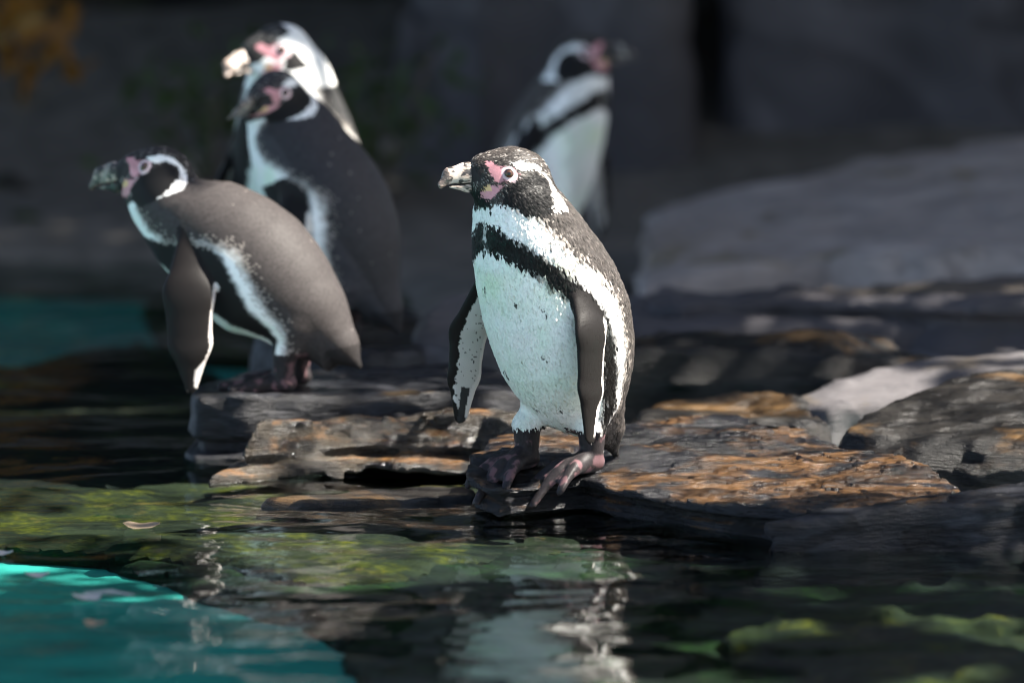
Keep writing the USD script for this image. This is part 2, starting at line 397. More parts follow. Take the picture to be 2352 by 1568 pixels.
SLAB_Z = 0.08
rock('slate_slab', 'wide wet slate slab with rusty brown top under the front penguin', 'rock slab',
     [(1100, 1086), (1106, 1046), (1190, 1010), (1330, 985), (1480, 962), (1700, 972), (1890, 1005), (2060, 1062), (2180, 1120), (2150, 1158), (1900, 1166), (1700, 1154),
      (1560, 1128), (1440, 1100), (1345, 1080), (1240, 1092), (1150, 1102)], 0.088, -0.03, 0.005, 1, slate_wet, smooth=24, edge=0.006, strata=0.015, amp=0.013, step=0.008, rough=0.008, freq=1.3, slope=(0.012, 0.04), y0=0.0, side=-0.25)
rock('slate_slab', 'low dark blue-grey stone in the right foreground at the waterline', 'rock slab',
     [(1692, 1192), (1760, 1180), (1930, 1158), (2100, 1128), (2360, 1098), (2560, 1085), (2640, 1150), (2352, 1150), (2120, 1166), (1900, 1186), (1740, 1200)], 0.085, -0.12, 0.007, 2, slate_dark,
     strata=0.06, amp=0.01, step=0.004, rough=0.008, slope=(0.03, 0.10), y0=-0.45, edge=0.012)
rock('boulder', 'broad brown slate boulder at the right edge above the rusty slab', 'rock',
     [(1880, 985), (1930, 930), (2060, 875), (2230, 830), (2500, 800), (2600, 930), (2500, 1040), (2300, 1030), (2100, 1025), (1960, 1005)], 0.20, 0.02, 0.010, 3, slate_brown,
     strata=0.04, amp=0.014, step=0.006, rough=0.012, slope=(0.04, 0.16), y0=0.9, edge=0.05)
rock('slate_slab', 'pale grey sloping slab just behind the brown boulder on the right', 'rock slab',
     [(1780, 905), (1950, 850), (2150, 810), (2420, 790), (2420, 880), (2100, 900), (1900, 930)], 0.25, 0.02, 0.014, 4, slate_grey, strata=0.05, amp=0.01, step=0.006, slope=(0.06, 0.14), y0=1.9)
rock('slate_slab', 'tan and orange broken slab between the two front penguins', 'rock slab',
     [(465, 1005), (520, 965), (700, 945), (900, 925), (1090, 915), (1330, 930), (1430, 965), (1300, 985), (1180, 985), (1080, 975), (880, 972), (720, 985), (580, 1000)], 0.115, 0.012, 0.007, 5, slate_tan,
     strata=0.020, amp=0.022, step=0.010, rough=0.016, side=0.5, slope=(0.02, 0.04), y0=0.5)
rock('slate_slab', 'dark flat slate ledge under the feet of the left penguin', 'rock slab',
     [(415, 895), (440, 868), (560, 850), (760, 838), (950, 832), (1150, 842), (1300, 880), (1250, 896), (1000, 902), (760, 906), (560, 910), (430, 908)], 0.150, -0.08, 0.009, 6, slate_dark,
     strata=0.03, amp=0.02, step=0.005, rough=0.010, y0=0.85)
rock('slate_slab', 'flat reddish ledge awash just below the tan slab', 'rock slab',
     [(560, 1142), (720, 1120), (950, 1108), (1120, 1112), (1130, 1138), (900, 1145), (700, 1156)], 0.010, -0.2, 0.012, 7, slate_brown, strata=0.03, amp=0.01, step=0.004)
rock('slate_slab', 'wet dark slab with whitish streaks behind the rusty slab', 'rock slab',
     [(1400, 930), (1480, 893), (1650, 885), (1880, 900), (1960, 960), (1850, 985), (1600, 965), (1450, 972)], 0.13, 0.0, 0.012, 8, slate_brown, strata=0.03, amp=0.016, step=0.010, y0=1.3, slope=(0, .04))
rock('slate_slab', 'flat slab with tan streaks in mid distance right of the front penguin', 'rock slab',
     [(1180, 800), (1300, 770), (1500, 752), (1760, 748), (2050, 760), (2250, 800), (1950, 825), (1700, 818), (1450, 822), (1250, 825)], 0.19, 0.0, 0.018, 9, slate_brown, strata=0.04, amp=0.025, step=0.012, y0=2.1, slope=(0, .06))
rock('slate_slab', 'long dark slab under the grey slope at the right', 'rock slab',
     [(1380, 660), (1600, 640), (2000, 630), (2600, 620), (2600, 700), (2100, 690), (1800, 680), (1550, 685)], 0.24, 0.0, 0.022, 10, rock_back, strata=0.05, amp=0.02, step=0.012, y0=3.1, slope=(.02, .05))
rock('boulder', 'broad flat shaded rock between the grey slope and the wet slabs', 'rock',
     [(1040, 705), (1250, 680), (1480, 660), (2000, 645), (2600, 640), (2600, 748), (1900, 748), (1300, 752), (1080, 745)], 0.17, -0.1, 0.024, 15, rock_back, strata=0.08, amp=0.02, step=0.008, y0=2.75, slope=(0, .05))
rock('boulder', 'pinkish grey rounded rock beside the tail of the rear left penguin', 'rock',
     [(905, 770), (930, 710), (1000, 672), (1090, 655), (1200, 690), (1230, 750), (1150, 780), (1020, 785)], 0.22, 0.0, 0.016, 11, slate_grey, strata=0.08, amp=0.012, step=0.004, edge=0.06, slope=(0.05, 0.2), y0=1.7)
rock('slate_slab', 'flat ledge that carries the two rear left penguins', 'rock slab',
     [(560, 760), (640, 715), (800, 690), (960, 690), (1020, 740), (1000, 800), (850, 812), (680, 805)], 0.16, -0.1, 0.018, 12, slate_dark, strata=0.04, amp=0.015, step=0.0, y0=1.75)
rock('boulder', 'long pale grey sloping rock that climbs to the right behind the penguins', 'rock',
     [(1425, 640), (1430, 560), (1450, 475), (1700, 420), (2000, 360), (2352, 300), (2800, 260), (2800, 560), (2352, 560), (1900, 580), (1700, 610), (1450, 650)], 0.24, 0.0, 0.026, 13, rock_pale,
     strata=0.25, amp=0.02, step=0.005, rough=0.02, slope=(0.09, 0.06), y0=4.4, edge=0.05)
rock('boulder', 'flat shaded rock that carries the penguin at the back', 'rock',
     [(1100, 640), (1250, 615), (1450, 620), (1480, 660), (1350, 690), (1150, 690)], 0.085, -0.3, 0.024, 14, rock_back, strata=0.1, amp=0.01, rough=0.004, step=0.0, y0=3.9)
# the back of the enclosure
def cliff(name, label, cat, u0, u1, y, v_top, v_bot, h, seed, material, depth=1.2, high=5.0, **kw):
    """an upright mass of rock seen from the front"""
    a, b = P(u0, v_bot, y), P(u1, v_bot, y)
    top = P((u0 + u1) / 2, v_top, y)[2] if v_top > -400 else high
    rng = np.random.default_rng(seed)
    n = 7
    front = [(a[0] + (b[0] - a[0]) * k / n, y + 0.18 * (rng.random() - 0.5)) for k in range(n + 1)]
    poly = front + [(b[0] - 0.1, y + depth), (a[0] + 0.1, y + depth)]
    o = obj(name, rock_mesh(poly, top, -0.3, h, seed, **kw), material, smooth=40)
    return tag(o, label, cat)


cliff('boulder', 'big purple-grey boulder filling the back behind the right-looking penguin', 'rock', 890, 1645, 6.6, -420, 430, 0.08, 20, rock_back, strata=0.5, amp=0.06, rough=0.05, side=1.2, edge=0.3, freq=.5, step=.0)
cliff('boulder', 'big grey boulder at the upper right beyond a vertical cleft', 'rock', 1600, 3400, 6.85, -500, 420, 0.08, 21, rock_back, strata=0.6, amp=0.06, rough=0.06, side=1.2, edge=0.3, freq=.5, step=.0)
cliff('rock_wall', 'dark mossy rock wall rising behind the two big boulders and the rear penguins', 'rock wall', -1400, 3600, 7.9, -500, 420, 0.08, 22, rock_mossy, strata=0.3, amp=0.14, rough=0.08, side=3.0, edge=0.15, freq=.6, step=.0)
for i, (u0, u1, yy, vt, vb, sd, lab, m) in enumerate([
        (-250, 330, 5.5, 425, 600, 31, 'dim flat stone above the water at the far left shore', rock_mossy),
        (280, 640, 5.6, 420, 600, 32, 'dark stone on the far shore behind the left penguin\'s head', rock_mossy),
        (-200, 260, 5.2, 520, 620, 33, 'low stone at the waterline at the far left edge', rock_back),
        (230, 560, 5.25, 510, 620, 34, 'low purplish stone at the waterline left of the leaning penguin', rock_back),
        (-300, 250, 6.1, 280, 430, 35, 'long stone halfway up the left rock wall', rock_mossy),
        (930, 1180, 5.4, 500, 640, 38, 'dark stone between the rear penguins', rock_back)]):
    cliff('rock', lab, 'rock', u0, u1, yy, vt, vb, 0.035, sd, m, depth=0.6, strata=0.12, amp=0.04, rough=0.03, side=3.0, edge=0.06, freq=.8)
for i, (u0, u1, yy, vt, vb, sd, lab) in enumerate([
        (370, 500, 6.3, 100, 160, 41, 'small pale stone left of the sunlit penguin head'),
        (735, 870, 6.0, 100, 200, 42, 'pale rounded stone right of the sunlit penguin head'),
        (830, 950, 6.1, 10, 90, 43, 'small pale stone at the top left of the big boulder'),
        (640, 760, 6.5, 20, 90, 44, 'dim grey stone at the top behind the sunlit penguin head')]):
    a, b = P(u0, vb, yy), P(u1, vb, yy)
    top = P(u0, vt, yy)[2]
    poly = [(a[0], yy + .1), (a[0] + .08, yy - .04), (b[0] - .1, yy - .03), (b[0], yy + .08), (b[0] - .05, yy + .5), (a[0] + .05, yy + .5)]
    tag(obj('rock', rock_mesh(poly, top, a[2] - 0.35, 0.016, sd, strata=0.2, amp=0.02, rough=0.03, side=3.0, edge=0.06, step=0.0), rock_pale if i < 3 else rock_back, smooth=40), lab, 'rock')
# rocks under water
def sunk(label, px, z, seed, m, slope=(0, 0), **kw):
    rock('sunken_rock', label, 'rock', px, z, z - 0.5, 0.022, seed, m, slope=slope, **kw)


sunk('yellow-green algae covered shelf under water at the left', [(-250, 1120), (300, 1095), (900, 1060), (1250, 1090), (1500, 1160), (1360, 1235), (1150, 1262), (950, 1300), (700, 1310), (560, 1285), (380, 1262), (200, 1240), (0, 1225), (-250, 1215)],
     -0.022, 51, algae, strata=0.06, amp=0.02, step=0.008, edge=0.03)
sunk('dark green sunken shelf bordering the turquoise pool floor', [(-200, 1205), (0, 1240), (170, 1276), (310, 1318), (450, 1366), (630, 1412), (720, 1470), (740, 1540), (900, 1640), (1500, 1680), (2300, 1680), (2600, 1400), (2500, 1150), (1500, 1120), (800, 1120)],
     -0.055, 52, algae_dark, strata=0.03, amp=0.05, step=0.006, rough=0.035, edge=0.02, freq=0.9)
sunk('mossy sunken rock with yellow weed in the lower right corner', [(1600, 1440), (1780, 1395), (2000, 1400), (2250, 1390), (2600, 1400), (2600, 1620), (2200, 1620), (1900, 1560), (1700, 1490)],
     -0.03, 53, algae_bright, strata=0.03, amp=0.03, step=0.006, rough=0.03, edge=0.02, freq=1.6)
sunk('brown sunken rock behind the far turquoise patch, beyond the leaning penguin', [(285, 680), (420, 620), (640, 600), (900, 640), (760, 820), (420, 800), (320, 765)], -0.03, 55, rock_mossy, strata=0.06, amp=0.03, step=0.008, edge=0.05)
sunk('brown sunken shelf at the far left below the dark water', [(-300, 850), (0, 830), (200, 790), (330, 760), (560, 860), (500, 1100), (-300, 1130)], -0.035, 54, rock_mossy, strata=0.06, amp=0.03, step=0.01, edge=0.05)


# ------------------------------------------------------------------ unseen trees around the enclosure, most added to block light, and small plants
def tree(label, base, crown, radii, n, seed, clear=()):
    rng = np.random.default_rng(seed)
    t = thing('unseen_shade_tree', label, 'tree', None, base)
    base = np.asarray(base, float); crown = np.asarray(crown, float)
    ms = []

    def limb(a, b, r1, r2):
        a, b = np.asarray(a, float), np.asarray(b, float)
        k = 7
        pts = np.array([a + (b - a) * i / k for i in range(k + 1)]); pts[1:-1] += rng.normal(0, 0.03 * np.linalg.norm(b - a), (k - 1, 3))
        ang = np.arange(8) * math.pi / 4
        d = (b - a) / np.linalg.norm(b - a); s1 = np.cross(d, [0.3, 0.9, 0.2]); s1 /= np.linalg.norm(s1); s2 = np.cross(d, s1)
        V = np.concatenate([pts[i] + (r1 + (r2 - r1) * i / k) * (np.cos(ang)[:, None] * s1 + np.sin(ang)[:, None] * s2) for i in range(k + 1)])
        T = [(i * 8 + j, i * 8 + (j + 1) % 8, (i + 1) * 8 + (j + 1) % 8, (i + 1) * 8 + j) for i in range(k) for j in range(8)]
        T = np.array(T); ms.append(trimesh.Trimesh(V, np.vstack([T[:, [0, 1, 2]], T[:, [0, 2, 3]]]), process=False))
    fork = crown - base - np.array([0, 0, radii[2] * 0.9])
    limb((0, 0, -0.3), fork, 0.24, 0.16)
    for k in range(9):
        e = crown - base + rng.normal(0, 0.42, 3) * np.asarray(radii)
        limb(fork, e, 0.10, 0.02)
    obj('trunk', trimesh.util.concatenate(ms), bark, t)
    cl = rng.normal(0, 1, (n // 40, 3)); cl /= np.linalg.norm(cl, axis=1, keepdims=True); cl *= rng.random((len(cl), 1)) ** 0.4
    ctr = np.repeat(cl * radii, 40, 0) + rng.normal(0, 0.28, (len(cl) * 40, 3)) + crown
    for (pt, rad) in clear:   # gaps cut along the sun ray to keep chosen spots lit
        w = ctr - np.asarray(pt); w = w - np.outer(w @ SUN, SUN)
        ctr = ctr[np.linalg.norm(w, axis=1) > rad]
    tag(leaves('crown', ctr - base, 0.15, rng, leaf_green, t), kind='stuff')
    return t


def leaves(name, ctr, size, rng, material, parent, up=0.0):
    n = len(ctr)
    d = rng.normal(0, 1, (n, 3)); d[:, 2] += up; d /= np.linalg.norm(d, axis=1, keepdims=True)
    s = np.cross(d, rng.normal(0, 1, (n, 3))); s /= np.linalg.norm(s, axis=1, keepdims=True)
    nn = np.cross(d, s)
    L = size * rng.uniform(.6, 1.3, n)[:, None]
    V = np.stack([ctr, ctr + d * L * .5 + s * L * .28 + nn * L * .06, ctr + d * L, ctr + d * L * .5 - s * L * .28 + nn * L * .06], 1).reshape(-1, 3)
    b = np.arange(n)[:, None] * 4
    T = np.concatenate([b + np.array([0, 1, 2]), b + np.array([0, 2, 3])])
    return obj(name, (V, T), material, parent, smooth=False)


tree('added unseen leafy tree at the near right bank that shades the water in front', (5.6, -2.0, 0.1), (4.0, -1.75, 5.1), (1.5, 1.25, 1.1), 9000, 65, clear=[((0.1, 0.0, 0.35), 0.45), ((0.45, 0.15, 0.08), 0.4), ((-.5, .3, 0), .3), (G(2080, 1470), .5), (G(1950, 1170), .4), (G(120, 1170), .15), (G(800, 1265), .22), (G(1150, 1245), .2)])  # added out of view; crown set so its shadow covers the near water
tree('broad leafy tree on the right bank that shades the rocks behind', (5.2, 3.2, 0.1), (3.7, 2.95, 5.4), (2.2, 2.2, 1.5), 15000, 61, clear=[(P(640, 95, 2.15), 0.45), ((-.52, .75, .42), .3)])
tree('added unseen tall leafy tree behind the left rock wall that blocks the sky', (-3.2, 9.6, 0.5), (-2.6, 7.4, 4.6), (2.6, 2.4, 1.8), 22000, 63)  # added to block sky light on the wall and in the water
tree('added unseen tall leafy tree behind the rock wall near its middle that blocks the sky', (0.8, 9.9, 0.5), (0.8, 7.8, 5.0), (2.6, 2.6, 2.0), 22000, 64)  # another added sky blocker, crown hanging forward over the wall
tree('added unseen leaning tree behind the grey slope on the right that shades the left water', (3.0, 4.2, 0.2), (2.0, 2.0, 5.2), (1.7, 1.9, 1.1), 20000, 66, clear=[(P(640, 95, 2.15), 0.5), ((-.52, .75, .42), .33)])  # crown added to shade bright strips of pool floor at the left
tree('added unseen leafy tree filling the shade between the other two on the right bank', (6.4, 5.0, 0.1), (5.2, 4.6, 5.4), (1.7, 1.5, 1.1), 16000, 67)  # added to close a sunlit gap between the neighbouring crowns
tree('second leafy tree farther back on the right bank', (6.0, 7.2, 0.1), (4.4, 6.6, 5.6), (3.0, 2.8, 1.8), 40000, 62)
rng = np.random.default_rng(5)
for (u, v, yy, n, sz, sp, m, lab, rise) in [
        (45, 50, 5.9, 70, 0.13, (0.09, 0.1, 0.12), leaf_autumn, 'orange and yellow leafed plant in the upper left corner', 0.8),
        (480, 265, 6.0, 160, 0.06, (0.14, 0.1, 0.09), leaf_moss, 'green weed in the wall left of the rear penguin pair', 0.5),
        (850, 280, 6.0, 160, 0.06, (0.13, 0.1, 0.10), leaf_moss, 'green weed in the wall right of the rear penguin pair', 0.5)]:
    c = P(u, v, yy)
    t = thing('plant', lab, 'plant', None, (c[0], c[1], c[2] - 0.15))
    q = rng.normal(0, 1, (n, 3)) * sp
    tag(leaves('leaves', q + [0, 0, 0.15], sz, rng, m, t, rise), kind='stuff')
    st = [trimesh.creation.cylinder(0.006, segment=[[0, 0.1, -0.12], list(q[k] + [0, 0, 0.15])], sections=5) for k in range(10)]
    obj('stem', trimesh.util.concatenate(st), bark, t)

# ------------------------------------------------------------------ small things afloat
for i, (u, v, L, W, a, m, nm, lab, cat) in enumerate([
        (325, 1219, 0.072, 0.030, 0.1, petal_m, 'floating_leaf', 'pale beige leaf afloat above the yellow-green shelf', 'leaf'),
        (200, 1379, 0.052, 0.026, 0.3, down_m, 'floating_feather', 'larger of the two white feathers close together on the turquoise water', 'feather'),
        (250, 1373, 0.026, 0.030, 1.2, down_m, 'floating_feather', 'smaller of the two white feathers close together on the turquoise water', 'feather'),
        (85, 1323, 0.046, 0.016, 0.2, down_m, 'floating_feather', 'thin white feather on the turquoise water near the left edge', 'feather'),
        (8, 1280, 0.036, 0.016, 0.0, down_m, 'floating_feather', 'white feather cut by the left edge of the picture', 'feather'),
        (218, 1440, 0.040, 0.02, 0.0, petal_m, 'floating_leaf', 'small pale leaf on the turquoise water below the two feathers', 'leaf')]):
    c = G(u, v, 0.0)
    k = np.linspace(0, 1, 9)
    w = W / 2 * np.sin(np.pi * k ** 0.8) ** 0.7 * (1 + 0.25 * np.sin(9 * k + i))
    x = (k - .5) * L
    zc = 0.004 + 0.006 * (2 * k - 1) ** 2
    V = np.concatenate([np.stack([x, -w * 3.2, zc + 0.003], 1), np.stack([x, 0 * w, zc], 1), np.stack([x, w * 3.2, zc + 0.003], 1)])
    T = [q for j in range(8) for r in (0, 9) for q in ((r + j, r + j + 1, r + j + 10), (r + j, r + j + 10, r + j + 9))]
    V[:, 2] += float(water_z(np.array([c[0]]), np.array([c[1]]))[0])
    ca, sa = math.cos(a), math.sin(a)
    V[:, :2] = V[:, :2] @ np.array([[ca, sa], [-sa, ca]]) + c[:2]
    tag(obj(nm, (V, np.array(T)), m), lab, cat)


# ------------------------------------------------------------------ penguins
SP = np.array([  # x, z, radius of the body along its axis
    [-0.050, 0.135, 0.066], [-0.033, 0.180, 0.106], [-0.012, 0.235, 0.130], [0.010, 0.300, 0.137], [0.035, 0.355, 0.132],
    [0.062, 0.405, 0.120], [0.086, 0.450, 0.106], [0.106, 0.495, 0.090], [0.120, 0.530, 0.075], [0.130, 0.565, 0.060]])
HC = np.array([0.136, 0.0, 0.584])
PIV = np.array([0.118, 0.0, 0.535])
tz = SP[:, 1]


def band(z, pts):
    pts = np.array(pts); return np.interp(z, pts[:, 0], pts[:, 1])


INNER = [(.05, 70), (.176, 75), (.253, 78), (.322, 75), (.355, 70), (.392, 62), (.428, 50), (.455, 35), (.472, 16), (.480, 0)]
OUTER = [(.05, 84), (.176, 94), (.253, 96), (.322, 94), (.36, 90), (.405, 82), (.435, 70), (.468, 56), (.498, 38), (.518, 20), (.528, 0)]
BACK = [(.05, 94), (.176, 103), (.253, 106), (.322, 107), (.375, 104), (.43, 92), (.48, 80), (.54, 74), (.57, 95), (.62, 100)]
OUTER_LEFT = [(.05, 58), (.12, 62), (.176, 70), (.253, 84), (.322, 96), (.36, 100), (.40, 92), (.435, 78), (.468, 56), (.498, 38), (.518, 20), (.528, 0)]
BACK_LEFT = [(.05, 70), (.12, 74), (.176, 82), (.253, 96), (.322, 107), (.355, 101), (.40, 90), (.44, 70), (.48, 60), (.54, 58), (.57, 80), (.62, 100)]
BACK_DARK = [(.05, 92), (.176, 101), (.253, 103), (.322, 101), (.36, 97), (.40, 86), (.44, 70), (.48, 60), (.54, 58), (.57, 80), (.62, 100)]
CHEEK = [(.024, -.014), (.036, -.028), (.044, -.044), (.018, -.062), (-.020, -.064), (-.050, -.048), (-.064, -.022), (-.058, .002), (-.034, .012), (-.014, .006), (.000, .000), (.008, -.004), (.018, -.005)]
WHITEBAND = [(.012, .030), (-.020, .034), (-.050, .024), (-.075, -.002), (-.088, -.04), (-.09, -.09), (.09, -.09), (.09, -.05), (.03, -.066), (-.02, -.067), (-.052, -.051), (-.068, -.022), (-.060, .006), (-.034, .017), (-.008, .014)]
PINK = [(.058, .032), (.044, .034), (.032, .024), (.016, .024), (.002, .020), (-.003, .009), (.004, -.002), (.020, -.005), (.032, -.010), (.042, -.006), (.046, .004), (.050, .016)]
PINK_LOW = [(.026, -.013), (.060, -.011), (.072, -.034), (.056, -.040), (.046, -.034), (.038, -.024)]
CROWN_Z = 0.034


def make_penguin(name, label, loc, heading, h=0.0045, lean=0.0, hyaw=0.0, hpitch=0.0, flips=None, feet=None, feathers=0, belly_spots=(), breast_band=True, pale=False, back_curve=None, flip_width=1.0, inner_k=1.0, bill_dark=0.0, outer_curve=None, seed=1,
                 brown=(0.046, 0.040, 0.037), white=0.80, scale=1.0, toe_drop=0.0, lat=1.0, group=None):
    rng = np.random.default_rng(seed)
    feet = feet or [((0.0, 0.068), 12), ((0.02, -0.068), -12)]
    # flippers: flattened tapered blades
    blades = []
    for a, b, c, chord in flips:
        a, b, c = map(lambda v: np.asarray(v, float), (a, b, c))
        ch = np.asarray(chord, float); axis = c - a; axis /= np.linalg.norm(axis)
        ch = ch - axis * (ch @ axis); ch /= np.linalg.norm(ch); n = np.cross(axis, ch); n *= np.sign(n[1]) * np.sign(a[1])
        blades.append((a, b, c, axis, ch, n))

    FW = flip_width

    def blade_sdf(pt, bl):
        a, b, c, axis, ch, n = bl
        w = pt - b
        S = 3.6
        pp = (b + w + np.outer(w @ n, n) * (S - 1)).astype(np.float32)
        aa = a + n * ((a - b) @ n) * (S - 1); cc = c + n * ((c - b) @ n) * (S - 1)
        m1 = 0.5 * (b + cc)
        d = smin(rcone(pp, aa, b, 0.030, 0.039 * FW), rcone(pp, b, m1, 0.039 * FW, 0.033 * FW), 0.012)
        d = smin(d, rcone(pp, m1, cc - axis * 0.012, 0.033 * FW, 0.015), 0.012)
        return d * 0.42

    def sdf(p):
        p = p.astype(np.float32)
        py = p * np.array([1, 1 / lat, 1], np.float32)
        body = None
        for a, b in zip(SP[:-1], SP[1:]):
            d = rcone(py, (a[0], 0, a[1]), (b[0], 0, b[1]), a[2], b[2])
            body = d if body is None else smin(body, d, 0.02)
        body = smin(body, rcone(py, (-0.055, 0, 0.155), (-0.100, 0, 0.085), 0.072, 0.044), 0.03)
        tl = p * np.array([1, 0.75, 1], np.float32)
        tail = rcone(tl, (-0.095, 0, 0.10), (-0.138, 0, 0.028), 0.036, 0.008)
        body = smin(body, tail, 0.03)
        # head: skull, forehead, chin and cheeks
        q = p - HC.astype(np.float32)
        qs = q * np.array([0.80, 1.22, 1.0], np.float32)
        skull = rcone(qs, (-0.014, 0, 0.002), (0.020, 0, 0.002), 0.049, 0.045)
        brow = rcone(q * np.array([1, 1.12, 1], np.float32), (0.0, 0, 0.012), (0.046, 0, 0.010), 0.037, 0.026)
        chin = rcone(q * np.array([1, 1.1, 1], np.float32), (-0.005, 0, -0.024), (0.046, 0, -0.016), 0.042, 0.023)
        body = smin(body, smin(smin(skull, brow, 0.02), chin, 0.02), 0.03)
        # legs
        legs = np.full(len(p), 1.0, np.float32)
        for (fx, fy), fa in feet:
            s = 1 if fy > 0 else -1
            legs = np.minimum(legs, rcone(p, (fx * 0.5 - 0.03, fy * 0.95, 0.135), (fx - 0.012, fy, 0.086), 0.040, 0.023))
            tars = rcone(p, (fx - 0.012, fy, 0.088), (fx - 0.012, fy, 0.026), 0.0275, 0.0225)
            tars = smin(tars, rcone(p, (fx - 0.026, fy, 0.017), (fx + 0.012, fy, 0.022), 0.0145, 0.018), 0.012)
            ca, sa = math.cos(math.radians(fa)), math.sin(math.radians(fa))
            lx = (p[:, 0] - fx) * ca + (p[:, 1] - fy) * sa; ly = -(p[:, 0] - fx) * sa + (p[:, 1] - fy) * ca
            drop = toe_drop * np.clip(lx - 0.045, 0, None) ** 1.5 * 12
            fl = np.stack([lx, ly, p[:, 2] + drop], -1)
            toes = np.full(len(p), 1.0, np.float32)
            for ta, L in ((-28, 0.108), (0, 0.126), (28, 0.105)):
                t = math.radians(ta)
                e = np.array([L * math.cos(t), L * math.sin(t), 0.008]); md = e * 0.55 + np.array([0, 0, 0.009])
                toes = smin(toes, rcone(fl, (0.004, 0, 0.020), md, 0.0175, 0.0145), 0.007)
                toes = smin(toes, rcone(fl, md, e, 0.0145, 0.0098), 0.005)
            hull = [(0.0, -0.012), (0.086, -0.045), (0.086, -0.022), (0.108, 0.0), (0.086, 0.022), (0.083, 0.044), (0.0, 0.012)]
            near = np.abs(toes) < 0.06
            web = np.full(len(p), 1.0, np.float32)
            web[near] = np.maximum(poly_sdf(lx[near], ly[near], hull), np.abs(fl[near, 2] - 0.010 + 0.05 * lx[near] - 0.006) - 0.0045)
            foot = smin(tars, smin(toes, web, 0.006), 0.012)
            legs = smin(legs, foot, 0.010)
        body = smin(body, legs, 0.022)
        fd = np.full(len(p), 1.0, np.float32)
        for bl in blades:
            fd = np.minimum(fd, blade_sdf(p, bl))
            fd = np.minimum(fd, rcone(p, bl[0] + np.array([0, -0.02 * np.sign(bl[0][1]), 0.015]), bl[0] * 0.7 + bl[1] * 0.3, 0.030, 0.014))
        return smin(body, fd, 0.008)
    hc = h * 4
    lo = np.array([-0.20, -0.27, -0.06]); n_ = np.ceil(np.array([0.46, 0.54, 0.73]) / hc).astype(int)
    gc = [lo[k] + hc * np.arange(n_[k] + 1) for k in range(3)]
    Fc = sdf(np.stack(np.meshgrid(*gc, indexing='ij'), -1).reshape(-1, 3)).reshape(n_ + 1)
    xs, ys, zs = [lo[k] + h * np.arange(4 * n_[k]) for k in range(3)]
    cell = Fc[:-1, :-1, :-1]
    F = np.repeat(np.repeat(np.repeat(cell, 4, 0), 4, 1), 4, 2).astype(np.float32)
    nb = np.argwhere(np.abs(F) < hc * 1.9 + 0.012)
    F[tuple(nb.T)] = sdf(lo + h * nb)
    F[0] = F[-1] = .2; F[:, 0] = F[:, -1] = .2; F[:, :, 0] = F[:, :, -1] = .2
    V, T = surface_nets(F, (xs[0], ys[0], zs[0]), h)
    m0 = trimesh.Trimesh(V, T, process=False)
    trimesh.smoothing.filter_taubin(m0, iterations=4)
    V = np.array(m0.vertices)

    # ---------- colours (canonical coordinates)
    def fields(Vc):
        """part weights at canonical points: flipper id, leg flag"""
        fl = np.stack([blade_sdf(Vc, b) for b in blades], 1)
        fid = np.where(fl.min(1) < 0.0035, fl.argmin(1), -1)
        return fid

    def colour(Vc):
        """albedo, gloss, feather weight from the bird's own markings, plus a painted bounce tint on the belly"""
        Vf = Vc.astype(float)
        n1 = meshkit.fbm(Vf * 60, 3, seed) - 0.5
        n2 = meshkit.fbm(Vf * np.array([260, 260, 110]), 2, seed + 3) - 0.5
        n3 = meshkit.noise(Vf * np.array([420, 420, 260]), seed + 9)
        cx = np.interp(Vf[:, 2], tz, SP[:, 0])
        # the axis leans: angle measured about it
        zz = Vf[:, 2] + 0.28 * (Vf[:, 0] - cx)
        cx = np.interp(zz, tz, SP[:, 0])
        phi = np.degrees(np.abs(np.arctan2(Vf[:, 1], Vf[:, 0] - cx)))
        jag = n2 * 5 + n1 * 7
        zj = zz + n2 * 0.006 + n1 * 0.012
        W = np.array([white, white * 0.985, white * 0.96]); B = np.array([0.008, 0.0075, 0.0075]); K = np.array(brown)
        col = np.tile(W, (len(Vf), 1))
        gloss = np.full(len(Vf), 0.62)
        fw = np.full(len(Vf), 0.85)
        stain_bounce = np.clip(meshkit.fbm(Vf * np.array([22, 22, 11]), 3, 78) * 2.2 - 0.7, 0, 1) * (zz < 0.46) * (phi < 75)  # greenish belly tint: algae stain plus painted teal bounce from the pool
        col *= 1 - stain_bounce[:, None] * np.array([0.16, 0.03, 0.13])
        inner = band(zj, INNER) * inner_k; outer = band(zj, outer_curve or OUTER); back = band(zj, back_curve or BACK)
        ph = phi + jag
        def mix(m, c):
            return col * (1 - m[:, None]) + np.asarray(c) * m[:, None]
        yellow = sstep(0.35, 0.42, zz) * (1 - sstep(0.42, 0.45, zz)) * np.clip(meshkit.fbm(Vf * 18, 2, 77) * 1.2 - 0.3, 0, 1)
        col *= 1 - yellow[:, None] * np.array([0.10, 0.03, 0.22])
        bm = sstep(-3.5, 3.5, np.minimum(ph - inner, outer - ph))
        if not breast_band:
            bm *= zj < 0.40
        col = mix(bm, B)
        mot = sstep(0.03, 0.12, n1 + 0.25 * (n3 - 0.5)) * (ph > outer) * (zz > 0.36) * (zz < 0.47) * sstep(-30, -8, ph - back)
        col = mix(0.8 * mot, K)
        for (ba, bz, br) in belly_spots:
            d = np.hypot((np.degrees(np.arctan2(Vf[:, 1], Vf[:, 0] - cx)) - ba) * 0.0022, (zz - bz) * 0.75)
            col = mix(0.93 * sstep(1.15, 0.75, d / (br * 0.85 * (1 + 0.5 * n1))), (0.03, 0.03, 0.028))
        bk = ph > back - 4
        kcol = K * (0.55 + 0.9 * n3[:, None])
        mott = sstep(0, 22, ph - back)  # pale speckle towards the stripe
        speck = (n3 > 0.45 + 0.5 * mott) & bk
        col = mix(sstep(-4, 6, ph - back), kcol)
        col[speck] = col[speck] * 0.45 + np.array([0.34, 0.30, 0.27]) * 0.55
